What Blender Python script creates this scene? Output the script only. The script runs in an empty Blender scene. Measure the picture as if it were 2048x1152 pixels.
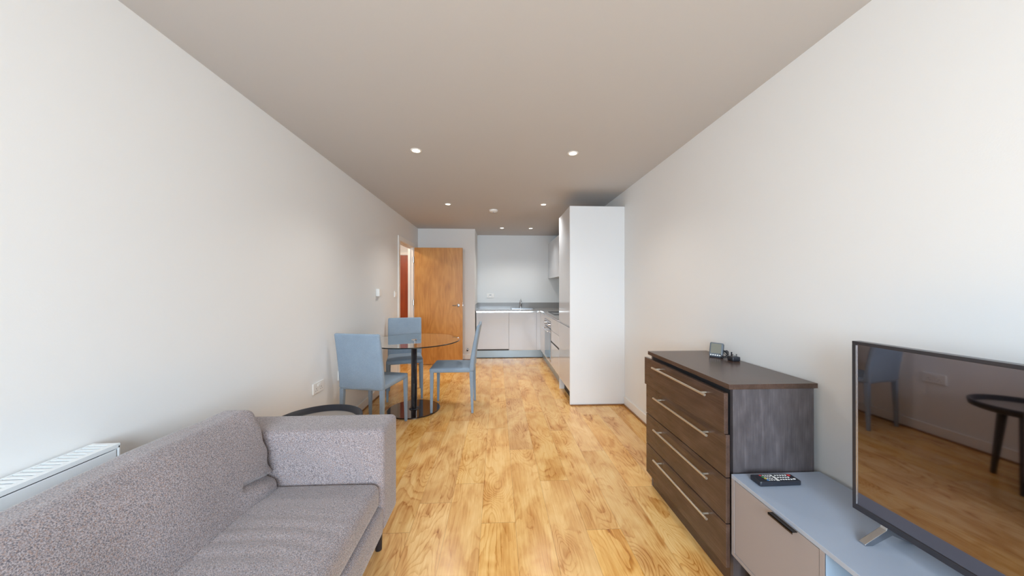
import bpy, bmesh, math, random
from mathutils import Vector, Matrix, noise
random.seed(7)
PI = math.pi
col = bpy.context.scene.collection
scene = bpy.context.scene

# ------------------------------------------------------------------ dimensions
XL, XR, H = -1.449, 1.430, 2.404
YB, YK, YR = 5.869, 6.535, -1.75
XS = -0.412                      # corner where the kitchen recess starts

# ------------------------------------------------------------------ material helpers
def new_mat(name):
    m = bpy.data.materials.new(name); m.use_nodes = True
    nt = m.node_tree
    b = nt.nodes['Principled BSDF']
    return m, nt, b

def srgb(r, g, b):
    f = lambda c: (c/255/12.92) if c/255 <= .04045 else ((c/255+.055)/1.055)**2.4
    return (f(r), f(g), f(b), 1)

def plain(name, c, rough=.5, metal=0, coat=0, spec=.5, bump=0, bscale=80, vary=0, emit=0):
    m, nt, b = new_mat(name)
    b.inputs['Base Color'].default_value = c
    b.inputs['Roughness'].default_value = rough
    b.inputs['Metallic'].default_value = metal
    b.inputs['Coat Weight'].default_value = coat
    b.inputs['Specular IOR Level'].default_value = spec
    if emit:
        b.inputs['Emission Color'].default_value = c
        b.inputs['Emission Strength'].default_value = emit
    tc = nt.nodes.new('ShaderNodeTexCoord')
    n = nt.nodes.new('ShaderNodeTexNoise'); n.inputs['Scale'].default_value = bscale
    n.inputs['Detail'].default_value = 4
    nt.links.new(tc.outputs['Object'], n.inputs['Vector'])
    if vary:
        mix = nt.nodes.new('ShaderNodeMix'); mix.data_type = 'RGBA'
        mix.inputs['A'].default_value = tuple(x*(1-vary) for x in c[:3])+(1,)
        mix.inputs['B'].default_value = tuple(min(1, x*(1+vary)) for x in c[:3])+(1,)
        nt.links.new(n.outputs['Fac'], mix.inputs['Factor'])
        nt.links.new(mix.outputs['Result'], b.inputs['Base Color'])
    if bump:
        bp = nt.nodes.new('ShaderNodeBump'); bp.inputs['Strength'].default_value = bump
        bp.inputs['Distance'].default_value = .002
        nt.links.new(n.outputs['Fac'], bp.inputs['Height'])
        nt.links.new(bp.outputs['Normal'], b.inputs['Normal'])
    return m

def ramp(nt, stops):
    r = nt.nodes.new('ShaderNodeValToRGB')
    cr = r.color_ramp
    while len(cr.elements) < len(stops): cr.elements.new(.5)
    for e, (p, c) in zip(cr.elements, stops):
        e.position = p; e.color = c
    return r

def mth(nt, op, a, b=None, c=None):
    n = nt.nodes.new('ShaderNodeMath'); n.operation = op
    for i, v in enumerate((a, b, c)):
        if v is None: continue
        if isinstance(v, (int, float)): n.inputs[i].default_value = v
        else: nt.links.new(v, n.inputs[i])
    return n.outputs[0]

def wood(name, stops, axis='y', grain=1.0, rough=.4, coat=0, figure=.5, bump=.05, rscale=14, use_attr=False):
    """streaky veneer: long grain along the axis, with cathedral figure"""
    m, nt, b = new_mat(name)
    b.inputs['Roughness'].default_value = rough
    b.inputs['Coat Weight'].default_value = coat
    tc = nt.nodes.new('ShaderNodeTexCoord')
    vec = tc.outputs['Object']
    if use_attr:
        at = nt.nodes.new('ShaderNodeAttribute'); at.attribute_name = 'plank'
        sc = nt.nodes.new('ShaderNodeVectorMath'); sc.operation = 'MULTIPLY_ADD'
        nt.links.new(at.outputs['Vector'], sc.inputs[0]); sc.inputs[1].default_value = (7.3, 19.1, 11.7)
        nt.links.new(vec, sc.inputs[2]); vec = sc.outputs[0]
    def mapped(across, along):
        mp = nt.nodes.new('ShaderNodeMapping')
        s = {'x': (along, across, across), 'y': (across, along, across), 'z': (across, across, along)}[axis]
        mp.inputs['Scale'].default_value = s
        nt.links.new(vec, mp.inputs['Vector']); return mp.outputs[0]
    n1 = nt.nodes.new('ShaderNodeTexNoise'); n1.inputs['Scale'].default_value = 1
    n1.inputs['Detail'].default_value = 2; n1.inputs['Roughness'].default_value = .5
    n1.inputs['Distortion'].default_value = .25
    nt.links.new(mapped(5*grain, 1.1*grain), n1.inputs['Vector'])
    rings = mth(nt, 'MULTIPLY', n1.outputs['Fac'], rscale*2*PI/3)
    rings = mth(nt, 'SINE', rings)
    rings = mth(nt, 'MULTIPLY_ADD', rings, .5, .5)
    n2 = nt.nodes.new('ShaderNodeTexNoise'); n2.inputs['Scale'].default_value = 1
    n2.inputs['Detail'].default_value = 5; n2.inputs['Roughness'].default_value = .6
    nt.links.new(mapped(75*grain, 2.6*grain), n2.inputs['Vector'])
    n3 = nt.nodes.new('ShaderNodeTexNoise'); n3.inputs['Scale'].default_value = 1
    n3.inputs['Detail'].default_value = 3
    nt.links.new(mapped(9*grain, 3.2*grain), n3.inputs['Vector'])
    v = mth(nt, 'MULTIPLY', rings, .26*figure)
    v = mth(nt, 'MULTIPLY_ADD', n2.outputs['Fac'], .55, v)
    v = mth(nt, 'MULTIPLY_ADD', n3.outputs['Fac'], .62, v)
    v = mth(nt, 'ADD', v, -.13-.13*figure)
    r = ramp(nt, stops)
    nt.links.new(v, r.inputs['Fac'])
    out = r.outputs['Color']
    if use_attr:
        sx = nt.nodes.new('ShaderNodeSeparateXYZ'); nt.links.new(at.outputs['Vector'], sx.inputs[0])
        hs = nt.nodes.new('ShaderNodeHueSaturation')
        nt.links.new(out, hs.inputs['Color'])
        nt.links.new(mth(nt, 'MULTIPLY_ADD', sx.outputs['X'], .16, .92), hs.inputs['Value'])
        nt.links.new(mth(nt, 'MULTIPLY_ADD', sx.outputs['Y'], .16, .92), hs.inputs['Saturation'])
        # knots
        vo = nt.nodes.new('ShaderNodeTexVoronoi'); vo.inputs['Scale'].default_value = 1
        nt.links.new(mapped(3.1, 1.6), vo.inputs['Vector'])
        kn = mth(nt, 'LESS_THAN', vo.outputs['Distance'], .5)
        kd = nt.nodes.new('ShaderNodeMapRange'); kd.inputs['From Min'].default_value = .0
        kd.inputs['From Max'].default_value = .085; kd.inputs['To Min'].default_value = .62; kd.inputs['To Max'].default_value = 1
        kd.interpolation_type = 'SMOOTHSTEP'
        nt.links.new(vo.outputs['Distance'], kd.inputs['Value'])
        mk = nt.nodes.new('ShaderNodeMix'); mk.data_type = 'RGBA'; mk.blend_type = 'MULTIPLY'
        mk.inputs['Factor'].default_value = 1
        nt.links.new(hs.outputs['Color'], mk.inputs['A'])
        cm = nt.nodes.new('ShaderNodeCombineColor')
        nt.links.new(kd.outputs[0], cm.inputs[0])
        nt.links.new(mth(nt, 'POWER', kd.outputs[0], 1.6), cm.inputs[1])
        nt.links.new(mth(nt, 'POWER', kd.outputs[0], 2.2), cm.inputs[2])
        nt.links.new(cm.outputs[0], mk.inputs['B'])
        # seams from the plank's own UV
        uv = nt.nodes.new('ShaderNodeUVMap'); uv.uv_map = 'plank_uv'
        su = nt.nodes.new('ShaderNodeSeparateXYZ'); nt.links.new(uv.outputs[0], su.inputs[0])
        ex = mth(nt, 'LESS_THAN', su.outputs['X'], .0013)
        ey = mth(nt, 'LESS_THAN', su.outputs['Y'], .0014)
        e = mth(nt, 'MAXIMUM', ex, ey)
        ms = nt.nodes.new('ShaderNodeMix'); ms.data_type = 'RGBA'
        nt.links.new(mth(nt, 'MULTIPLY', e, .62), ms.inputs['Factor'])
        nt.links.new(mk.outputs['Result'], ms.inputs['A']); ms.inputs['B'].default_value = srgb(95, 60, 25)
        out = ms.outputs['Result']
    nt.links.new(out, b.inputs['Base Color'])
    if bump:
        bpn = nt.nodes.new('ShaderNodeBump'); bpn.inputs['Strength'].default_value = bump
        bpn.inputs['Distance'].default_value = .001
        nt.links.new(n2.outputs['Fac'], bpn.inputs['Height'])
        nt.links.new(bpn.outputs['Normal'], b.inputs['Normal'])
    return m

def floor_mat():
    m, nt, b = new_mat('oak_laminate')
    N, L = nt.nodes, nt.links
    b.inputs['Roughness'].default_value = .24
    b.inputs['Specular IOR Level'].default_value = .5
    tc = N.new('ShaderNodeTexCoord')
    at = N.new('ShaderNodeAttribute'); at.attribute_name = 'plank'
    sc = N.new('ShaderNodeVectorMath'); sc.operation = 'MULTIPLY_ADD'
    L.new(at.outputs['Vector'], sc.inputs[0]); sc.inputs[1].default_value = (7.3, 19.1, 11.7)
    L.new(tc.outputs['Object'], sc.inputs[2]); vec = sc.outputs[0]
    def mp(v, across, along):
        q = N.new('ShaderNodeMapping'); q.inputs['Scale'].default_value = (across, along, across)
        L.new(v, q.inputs['Vector']); return q.outputs[0]
    def nz(v, det=2, rough=.5, dist=0):
        q = N.new('ShaderNodeTexNoise'); q.inputs['Scale'].default_value = 1
        q.inputs['Detail'].default_value = det; q.inputs['Roughness'].default_value = rough
        q.inputs['Distortion'].default_value = dist
        L.new(v, q.inputs['Vector']); return q.outputs['Fac']
    def mr(v, a, c, d, e, smooth=True):
        q = N.new('ShaderNodeMapRange'); L.new(v, q.inputs['Value'])
        if smooth: q.interpolation_type = 'SMOOTHSTEP'
        for k, x in zip(('From Min', 'From Max', 'To Min', 'To Max'), (a, c, d, e)): q.inputs[k].default_value = x
        return q.outputs[0]
    base = nz(mp(vec, 5.2, 1.15), 1.5, .45, .35)
    wob = nz(mp(vec, 24, 9), 2, .5)
    vo = N.new('ShaderNodeTexVoronoi'); vo.inputs['Scale'].default_value = 1
    L.new(mp(vec, 3.6, 1.9), vo.inputs['Vector'])
    knot = mr(vo.outputs['Distance'], 0, .42, 1, 0)
    rare = nz(mp(vec, 1.3, .8), 0)
    knot = mth(nt, 'MULTIPLY', knot, mr(rare, .42, .6, 0, 1))
    f = mth(nt, 'MULTIPLY_ADD', wob, .050, base)
    f = mth(nt, 'MULTIPLY_ADD', knot, .42, f)
    ring = mth(nt, 'FRACT', mth(nt, 'MULTIPLY', f, 21))
    edge = mr(ring, .52, .98, 0, 1)
    edge = mth(nt, 'MULTIPLY', edge, mr(ring, .985, 1.0, 1, .1))
    mask = mr(nz(mp(vec, 4.5, 1.6), 2), .38, .62, .12, 1)
    edge = mth(nt, 'MULTIPLY', edge, mask)
    fine = nz(mp(vec, 110, 4.5), 4, .62)
    finev = mr(fine, .34, .68, -.5, .5, False)
    cloud = nz(mp(vec, 7, 3.2), 3, .55, .6)
    cl = mr(cloud, .35, .68, 0, 1)
    v = mth(nt, 'MULTIPLY_ADD', edge, -.24, .80)
    v = mth(nt, 'MULTIPLY_ADD', cl, -.34, v)
    v = mth(nt, 'MULTIPLY_ADD', finev, .20, v)
    wisp = mr(nz(mp(vec, 16, 5), 3, .6, 1.2), .60, .74, 0, 1)
    v = mth(nt, 'MULTIPLY_ADD', wisp, -.24, v)
    core = mr(vo.outputs['Distance'], .0, .10, 1, 0)
    core = mth(nt, 'MULTIPLY', core, mr(rare, .42, .6, 0, 1))
    v = mth(nt, 'MULTIPLY_ADD', core, -.40, v)
    r = ramp(nt, [(.05, srgb(138, 80, 34)), (.30, srgb(190, 130, 68)), (.50, srgb(217, 164, 98)), (.70, srgb(231, 184, 118)), (.92, srgb(243, 206, 144))])
    L.new(v, r.inputs['Fac'])
    sx = N.new('ShaderNodeSeparateXYZ'); L.new(at.outputs['Vector'], sx.inputs[0])
    hs = N.new('ShaderNodeHueSaturation'); L.new(r.outputs['Color'], hs.inputs['Color'])
    L.new(mth(nt, 'MULTIPLY_ADD', sx.outputs['X'], .12, .93), hs.inputs['Value'])
    L.new(mth(nt, 'MULTIPLY_ADD', sx.outputs['Y'], .12, .96), hs.inputs['Saturation'])
    uv = N.new('ShaderNodeUVMap'); uv.uv_map = 'plank_uv'
    su = N.new('ShaderNodeSeparateXYZ'); L.new(uv.outputs[0], su.inputs[0])
    e = mth(nt, 'MAXIMUM', mth(nt, 'LESS_THAN', su.outputs['X'], .0015), mth(nt, 'LESS_THAN', su.outputs['Y'], .0022))
    ms = N.new('ShaderNodeMix'); ms.data_type = 'RGBA'
    L.new(mth(nt, 'MULTIPLY', e, .55), ms.inputs['Factor'])
    L.new(hs.outputs['Color'], ms.inputs['A']); ms.inputs['B'].default_value = srgb(100, 66, 32)
    L.new(ms.outputs['Result'], b.inputs['Base Color'])
    L.new(mth(nt, 'MULTIPLY_ADD', fine, .14, .17), b.inputs['Roughness'])
    return m

def fabric(name, ca, cb, scale=260, rough=.95, bump=.5, cc=None, sheen=.3):
    m, nt, b = new_mat(name)
    b.inputs['Roughness'].default_value = rough
    b.inputs['Specular IOR Level'].default_value = .15
    b.inputs['Sheen Weight'].default_value = sheen
    b.inputs['Sheen Roughness'].default_value = .5
    tc = nt.nodes.new('ShaderNodeTexCoord')
    n = nt.nodes.new('ShaderNodeTexNoise'); n.inputs['Scale'].default_value = scale
    n.inputs['Detail'].default_value = 2; n.inputs['Roughness'].default_value = .7
    nt.links.new(tc.outputs['Object'], n.inputs['Vector'])
    st = [(.36, ca), (.64, cb)]
    r = ramp(nt, st)
    nt.links.new(n.outputs['Fac'], r.inputs['Fac'])
    out = r.outputs['Color']
    if cc:
        n2 = nt.nodes.new('ShaderNodeTexNoise'); n2.inputs['Scale'].default_value = scale*.8
        n2.inputs['Detail'].default_value = 1
        mp = nt.nodes.new('ShaderNodeMapping'); mp.inputs['Location'].default_value = (5, 3, 9)
        nt.links.new(tc.outputs['Object'], mp.inputs[0]); nt.links.new(mp.outputs[0], n2.inputs['Vector'])
        mr = nt.nodes.new('ShaderNodeMapRange'); mr.inputs['From Min'].default_value = .5; mr.inputs['From Max'].default_value = .7
        nt.links.new(n2.outputs['Fac'], mr.inputs['Value'])
        mx = nt.nodes.new('ShaderNodeMix'); mx.data_type = 'RGBA'
        nt.links.new(mth(nt, 'MULTIPLY', mr.outputs[0], .6), mx.inputs['Factor'])
        nt.links.new(out, mx.inputs['A']); mx.inputs['B'].default_value = cc
        out = mx.outputs['Result']
    # broad uneven wear
    n4 = nt.nodes.new('ShaderNodeTexNoise'); n4.inputs['Scale'].default_value = 6; n4.inputs['Detail'].default_value = 3
    nt.links.new(tc.outputs['Object'], n4.inputs['Vector'])
    hv = nt.nodes.new('ShaderNodeHueSaturation')
    nt.links.new(out, hv.inputs['Color'])
    nt.links.new(mth(nt, 'MULTIPLY_ADD', n4.outputs['Fac'], .3, .85), hv.inputs['Value'])
    nt.links.new(hv.outputs[0], b.inputs['Base Color'])
    bp = nt.nodes.new('ShaderNodeBump'); bp.inputs['Strength'].default_value = bump
    bp.inputs['Distance'].default_value = .0015
    nt.links.new(n.outputs['Fac'], bp.inputs['Height'])
    nt.links.new(bp.outputs['Normal'], b.inputs['Normal'])
    return m

# ------------------------------------------------------------------ materials
M_wall = plain('wall_paint', srgb(231, 231, 230), .75, spec=.25, bump=.08, bscale=220)
M_wallk = plain('kitchen_wall_paint', srgb(230, 235, 238), .7, spec=.25, bump=.06, bscale=220)
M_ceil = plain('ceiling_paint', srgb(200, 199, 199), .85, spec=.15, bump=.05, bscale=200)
M_trim = plain('trim_gloss_white', srgb(234, 231, 226), .35, bump=.02)
M_bead = wood('beading_wood', [(.3, srgb(120, 78, 40)), (.7, srgb(165, 115, 65))], 'y', 1, .45)
M_floor = floor_mat()
M_door = wood('oak_veneer', [(.12, srgb(168, 108, 46)), (.45, srgb(194, 134, 64)), (.85, srgb(214, 158, 84))], 'z', 1.0, .38, figure=.6, rscale=26)
M_reddoor = wood('red_brown_veneer', [(.2, srgb(130, 48, 12)), (.8, srgb(185, 80, 24))], 'z', 1.0, .4, figure=.3)
M_wenge = wood('wenge', [(.2, srgb(58, 43, 36)), (.5, srgb(80, 61, 52)), (.85, srgb(104, 84, 74))], 'y', 2.2, .27, figure=.12, bump=.12)
M_wenge_v = wood('wenge_side_sheen', [(.2, srgb(62, 57, 58)), (.5, srgb(86, 80, 82)), (.85, srgb(116, 108, 110))], 'z', 3.4, .36, figure=.08, bump=.2)  # greyer wenge: bluish reflected light painted into the side panel colour
M_gloss = plain('gloss_white_door', srgb(216, 221, 228), .09, coat=.15)
M_matt = plain('matt_white_panel', srgb(222, 223, 224), .45)
M_carc = plain('carcass_white', srgb(225, 222, 216), .5)
M_alu = plain('brushed_aluminium', srgb(215, 218, 222), .25, metal=.9, bump=.03)
M_rail = plain('polished_rail', srgb(248, 249, 250), .12, metal=1)
M_plinth = plain('plinth_silver_blue', srgb(165, 182, 192), .3, metal=.35)
M_work = plain('worktop_grey', srgb(150, 150, 150), .14, vary=.06, bscale=300)
M_steel = plain('stainless', srgb(190, 192, 195), .18, metal=1)
M_chrome = plain('chrome', srgb(225, 226, 230), .06, metal=1)
M_handle = plain('satin_nickel', srgb(214, 204, 188), .28, metal=.85)
M_black = plain('black_satin', (.012, .013, .02, 1), .3)
M_blackg = plain('black_gloss', (.006, .007, .014, 1), .1, coat=.5)
M_disc = plain('table_base_lacquer', (.022, .010, .009, 1), .12, coat=.5)
M_hob = plain('hob_glass', (.02, .02, .022, 1), .05)
M_ovglass = plain('oven_glass', srgb(120, 135, 142), .08, metal=.6)
M_dark = plain('dark_gap', (.02, .02, .022, 1), .6)
M_sofa = fabric('sofa_tweed', srgb(86, 82, 89), srgb(170, 160, 160), 330, cc=srgb(150, 120, 104))
M_chair = fabric('chair_grey_fabric', srgb(124, 140, 156), srgb(152, 168, 184), 520, bump=.25, sheen=.15)
M_stool = plain('black_wood', (.012, .013, .022, 1), .38, bump=.06, bscale=60)
M_tray = plain('tray_inside_sheen', srgb(150, 143, 138), .35, bump=.05)  # grey paints the light reflecting off the inside of the black tray
M_stand = plain('stand_grey_lacquer', srgb(160, 170, 186), .3, bump=.03, bscale=400)
M_standd = plain('stand_door_grey', srgb(150, 143, 143), .42, bump=.05, bscale=400)
M_standin = plain('stand_inside', srgb(140, 158, 176), .45)
M_bronze = plain('dark_bronze', srgb(70, 62, 58), .35, metal=.7)
M_tvb = plain('tv_bezel', srgb(72, 70, 74), .32, metal=.6, bump=.05, bscale=500)
M_screen = plain('tv_screen', (.26, .235, .25, 1), .03, metal=1)
M_plastic_w = plain('white_plastic', srgb(236, 234, 230), .35)
M_plastic_g = plain('grey_plastic', srgb(165, 172, 178), .35)
M_lcd = plain('lcd_panel', srgb(128, 126, 114), .3, spec=.2)
M_rubber = plain('black_rubber', (.02, .02, .025, 1), .5)
M_gunmetal = plain('gunmetal_plastic', (.018, .02, .028, 1), .32)
M_rad = plain('radiator_enamel', srgb(232, 236, 238), .35)
M_glow = plain('lamp_glow', (1, .93, .82, 1), .5, emit=7)

def glass_mat():
    m, nt, b = new_mat('clear_glass')
    b.inputs['Base Color'].default_value = (.93, .97, .95, 1)
    b.inputs['Roughness'].default_value = 0
    b.inputs['Transmission Weight'].default_value = 1
    b.inputs['IOR'].default_value = 1.5
    return m
M_glass = glass_mat()
M_gedge = plain('glass_edge', (.008, .014, .016, 1), .12)

# ------------------------------------------------------------------ object helpers
def origin(o):
    v = Vector((0, 0, 0))
    while o: v += Vector(o.location); o = o.parent
    return v

def link(name, bm, mat, parent=None, smooth=False, bevel=0, seg=2, autos=None, sub=0):
    bmesh.ops.recalc_face_normals(bm, faces=bm.faces)
    org = origin(parent)
    if org.length: bmesh.ops.translate(bm, verts=bm.verts, vec=-org)
    me = bpy.data.meshes.new(name); bm.to_mesh(me); bm.free()
    o = bpy.data.objects.new(name, me); col.objects.link(o)
    mats = mat if isinstance(mat, (list, tuple)) else [mat]
    for q in mats: me.materials.append(q)
    if parent: o.parent = parent
    if smooth:
        for p in me.polygons: p.use_smooth = True
    if bevel:
        md = o.modifiers.new('bevel', 'BEVEL'); md.width = bevel; md.segments = seg
        md.limit_method = 'ANGLE'; md.angle_limit = math.radians(40); md.harden_normals = False
    if sub:
        md = o.modifiers.new('sub', 'SUBSURF'); md.levels = sub; md.render_levels = sub
    return o

def tag(o, label, cat, group=None):
    o['label'] = label; o['category'] = cat
    if group: o['group'] = group
    return o

def thing(name, label, cat, loc=(0, 0, 0), group=None):
    o = bpy.data.objects.new(name, None); col.objects.link(o)
    o.empty_display_size = .05; o.location = loc
    return tag(o, label, cat, group)

def struct(name, bm, mat, parent=None, **k):
    o = link(name, bm, mat, parent, **k)
    if parent is None: o['kind'] = 'structure'
    return o

def B(): return bmesh.new()

def box(bm, x0, x1, y0, y1, z0, z1, mi=0, rot=None, piv=None):
    r = bmesh.ops.create_cube(bm, size=1)
    vs = r['verts']
    for v in vs:
        v.co = Vector(((x0+x1)/2+v.co.x*(x1-x0), (y0+y1)/2+v.co.y*(y1-y0), (z0+z1)/2+v.co.z*(z1-z0)))
    if rot is not None:
        p = Vector(piv or ((x0+x1)/2, (y0+y1)/2, (z0+z1)/2))
        for v in vs: v.co = rot @ (v.co-p)+p
    for f in {f for v in vs for f in v.link_faces}: f.material_index = mi
    return vs

def bx(*a, **k):
    bm = B(); box(bm, *a, **k); return bm

def cyl(bm, p0, p1, r0, r1=None, n=24, caps=True):
    p0, p1 = Vector(p0), Vector(p1); r1 = r0 if r1 is None else r1
    d = (p1-p0); L = d.length; d.normalize()
    up = Vector((0, 0, 1)) if abs(d.z) < .99 else Vector((1, 0, 0))
    u = d.cross(up).normalized(); w = d.cross(u)
    A = [bm.verts.new(p0+(u*math.cos(2*PI*i/n)+w*math.sin(2*PI*i/n))*r0) for i in range(n)]
    C = [bm.verts.new(p1+(u*math.cos(2*PI*i/n)+w*math.sin(2*PI*i/n))*r1) for i in range(n)]
    for i in range(n): bm.faces.new((A[i], A[(i+1) % n], C[(i+1) % n], C[i]))
    if caps: bm.faces.new(A); bm.faces.new(C[::-1])

def lathe(bm, prof, cx, cy, n=48, mi=None):
    rings = []
    for (r, z) in prof:
        if r < 1e-6: rings.append([bm.verts.new((cx, cy, z))])
        else: rings.append([bm.verts.new((cx+r*math.cos(2*PI*i/n), cy+r*math.sin(2*PI*i/n), z)) for i in range(n)])
    for k in range(len(rings)-1):
        a, b = rings[k], rings[k+1]
        for i in range(n):
            j = (i+1) % n
            if len(a) == 1 and len(b) == 1: continue
            if len(a) == 1: f = bm.faces.new((a[0], b[j], b[i]))
            elif len(b) == 1: f = bm.faces.new((a[i], a[j], b[0]))
            else: f = bm.faces.new((a[i], a[j], b[j], b[i]))
            if mi: f.material_index = mi[k]

def tube(bm, pts, r, n=8):
    pts = [Vector(p) for p in pts]; prev = None; rings = []
    for i, p in enumerate(pts):
        d = (pts[min(i+1, len(pts)-1)]-pts[max(i-1, 0)]).normalized()
        u = (prev - d*prev.dot(d)) if prev else d.cross(Vector((0, 0, 1)) if abs(d.z) < .9 else Vector((1, 0, 0)))
        u.normalize(); prev = u; w = d.cross(u)
        rings.append([bm.verts.new(p+(u*math.cos(2*PI*k/n)+w*math.sin(2*PI*k/n))*r) for k in range(n)])
    for a, b in zip(rings, rings[1:]):
        for k in range(n): bm.faces.new((a[k], a[(k+1) % n], b[(k+1) % n], b[k]))
    bm.faces.new(rings[0]); bm.faces.new(rings[-1][::-1])

def prism(bm, poly, y0, y1, axis='y'):
    """extrude a polygon given in the plane perpendicular to axis"""
    def P(a, b, t):
        return {'y': (a, t, b), 'x': (t, a, b), 'z': (a, b, t)}[axis]
    A = [bm.verts.new(P(a, b, y0)) for a, b in poly]; C = [bm.verts.new(P(a, b, y1)) for a, b in poly]
    n = len(poly)
    for i in range(n): bm.faces.new((A[i], A[(i+1) % n], C[(i+1) % n], C[i]))
    bm.faces.new(A); bm.faces.new(C[::-1])

def softbox(center, half, r, n=(20, 40, 20), fn=None):
    """rounded, optionally warped box with an even quad grid"""
    bm = B(); hx, hy, hz = half
    def axis(h, k):
        # denser near the edges
        return [h*math.sin(PI/2*(-1+2*i/k))*.5+h*(-1+2*i/k)*.5 for i in range(k+1)]
    ax = [axis(hx, n[0]), axis(hy, n[1]), axis(hz, n[2])]
    cache = {}
    def V(i, j, k):
        key = (i, j, k)
        if key not in cache:
            p = Vector((ax[0][i], ax[1][j], ax[2][k]))
            q = Vector([max(-(h-r), min(h-r, c)) for c, h in zip(p, half)])
            d = p-q
            if d.length > 1e-9: p = q+d.normalized()*r
            if fn: p = fn(p)
            cache[key] = bm.verts.new(p+Vector(center))
        return cache[key]
    nx, ny, nz = n
    for i in range(nx):
        for j in range(ny):
            for k in (0, nz): bm.faces.new((V(i, j, k), V(i+1, j, k), V(i+1, j+1, k), V(i, j+1, k)))
    for i in range(nx):
        for k in range(nz):
            for j in (0, ny): bm.faces.new((V(i, j, k), V(i+1, j, k), V(i+1, j, k+1), V(i, j, k+1)))
    for j in range(ny):
        for k in range(nz):
            for i in (0, nx): bm.faces.new((V(i, j, k), V(i, j+1, k), V(i, j+1, k+1), V(i, j, k+1)))
    return bm

# ================================================================== THE SETTING
def make_floor():
    bm = B(); uvl = bm.loops.layers.uv.new('plank_uv')
    cl = bm.loops.layers.float_color.new('plank')
    W = .1895; x0 = .0994-10*W; L = 1.2
    known = {10: 2.568, 9: 2.97, 8: 2.133, 11: 2.142, 12: 1.696, 13: 2.52, 7: 1.95, 6: 1.72, 14: 2.05}
    rnd = random.Random(3)
    k = -8
    while x0+k*W < 1.6:
        xa, xb = x0+k*W, x0+(k+1)*W
        off = known.get(k, rnd.uniform(0, L))
        y = off-math.ceil((off-(-2.6))/L)*L
        while y < 8.6:
            ya, yb = max(y, -2.6), min(y+L, 8.6)
            if yb > ya:
                vs = [bm.verts.new(c) for c in ((xa, ya, 0), (xb, ya, 0), (xb, yb, 0), (xa, yb, 0))]
                f = bm.faces.new(vs)
                c = (rnd.random(), rnd.random(), rnd.random(), 1)
                w, l = (xb-xa), (yb-ya)
                # distance-from-edge style UV: metres from the left edge and the near end
                for lp, uv in zip(f.loops, ((0, 0), (w, 0), (w, l), (0, l))):
                    lp[uvl].uv = uv; lp[cl] = c
            y += L
        k += 1
    me = bpy.data.meshes.new('floor')
    for f in bm.faces:
        if f.normal.z < 0: f.normal_flip()
    bm.normal_update()
    bm.to_mesh(me); bm.free()
    o = bpy.data.objects.new('floor', me); col.objects.link(o); me.materials.append(M_floor)
    o['kind'] = 'structure'
make_floor()

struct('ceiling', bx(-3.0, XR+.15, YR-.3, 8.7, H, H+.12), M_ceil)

# door opening in the left wall
DY0, DY1, DT = 4.755, 5.572, 2.022
WT = .088
bm = B()
box(bm, XL-WT, XL, YR-.15, DY0, 0, H); box(bm, XL-WT, XL, DY1, YB+.02, 0, H); box(bm, XL-WT, XL, DY0, DY1, DT, H)
struct('wall_left', bm, M_wall)
struct('wall_right', bx(XR, XR+.12, YR-.15, YK+.15, 0, H), M_wall)
bm = B(); box(bm, XL-WT, XS, YB, YK+.15, 0, H)
struct('wall_back', bm, M_wall)
struct('wall_kitchen', bx(XS, XR+.12, YK, YK+.12, 0, H), M_wallk)
# hallway seen through the doorway
struct('wall_hall_back', bx(-3.0, XL-WT, 6.60, 6.70, 0, H), M_wall)
struct('wall_hall_left', bx(-3.0, -2.9, 3.4, 6.60, 0, H), M_wall)
struct('wall_hall_front', bx(-2.9, XL-WT, 3.3, 3.4, 0, H), M_wall)
# window wall behind the camera
bm = B()
WX0, WX1, WZ0, WZ1 = -1.2, 1.2, .12, 2.25
box(bm, XL-WT, WX0, YR-.15, YR, 0, H); box(bm, WX1, XR+.12, YR-.15, YR, 0, H)
box(bm, WX0, WX1, YR-.15, YR, 0, WZ0); box(bm, WX0, WX1, YR-.15, YR, WZ1, H)
struct('wall_rear', bm, M_wall)
bm = B()
for a in (WX0, -.03, WX1-.06): box(bm, a, a+.06, YR-.1, YR-.04, WZ0, WZ1)
for a in (WZ0, WZ1-.06): box(bm, WX0, WX1, YR-.1, YR-.04, a, a+.06)
struct('window_1', bm, M_trim)

# baseboards
def skirting(name, segs, mat=M_trim):
    bm = B()
    for s in segs: box(bm, *s)
    return struct(name, bm, mat, bevel=.004)
SK = .095
skirting('baseboard_left', [(XL, XL+.014, YR, DY0-.065, 0, SK), (XL, XL+.014, DY1+.065, YB, 0, SK)])
skirting('baseboard_right', [(XR-.014, XR, YR, 3.50, 0, SK)])
skirting('baseboard_back', [(XL+.014, XS, YB-.014, YB, 0, SK), (XS, XS+.012, YB-.014, 6.0, 0, SK)])
# thin wooden beading along the foot of the walls
bm = B()
box(bm, XL+.014, XL+.026, YR, DY0-.065, 0, .014); box(bm, XR-.026, XR-.014, YR, 3.50, 0, .014)
box(bm, XL+.03, XS, YB-.026, YB-.014, 0, .014); box(bm, .815, XR-.026, 3.490, 3.503, 0, .012)
struct('trim_1', bm, M_bead)

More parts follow.
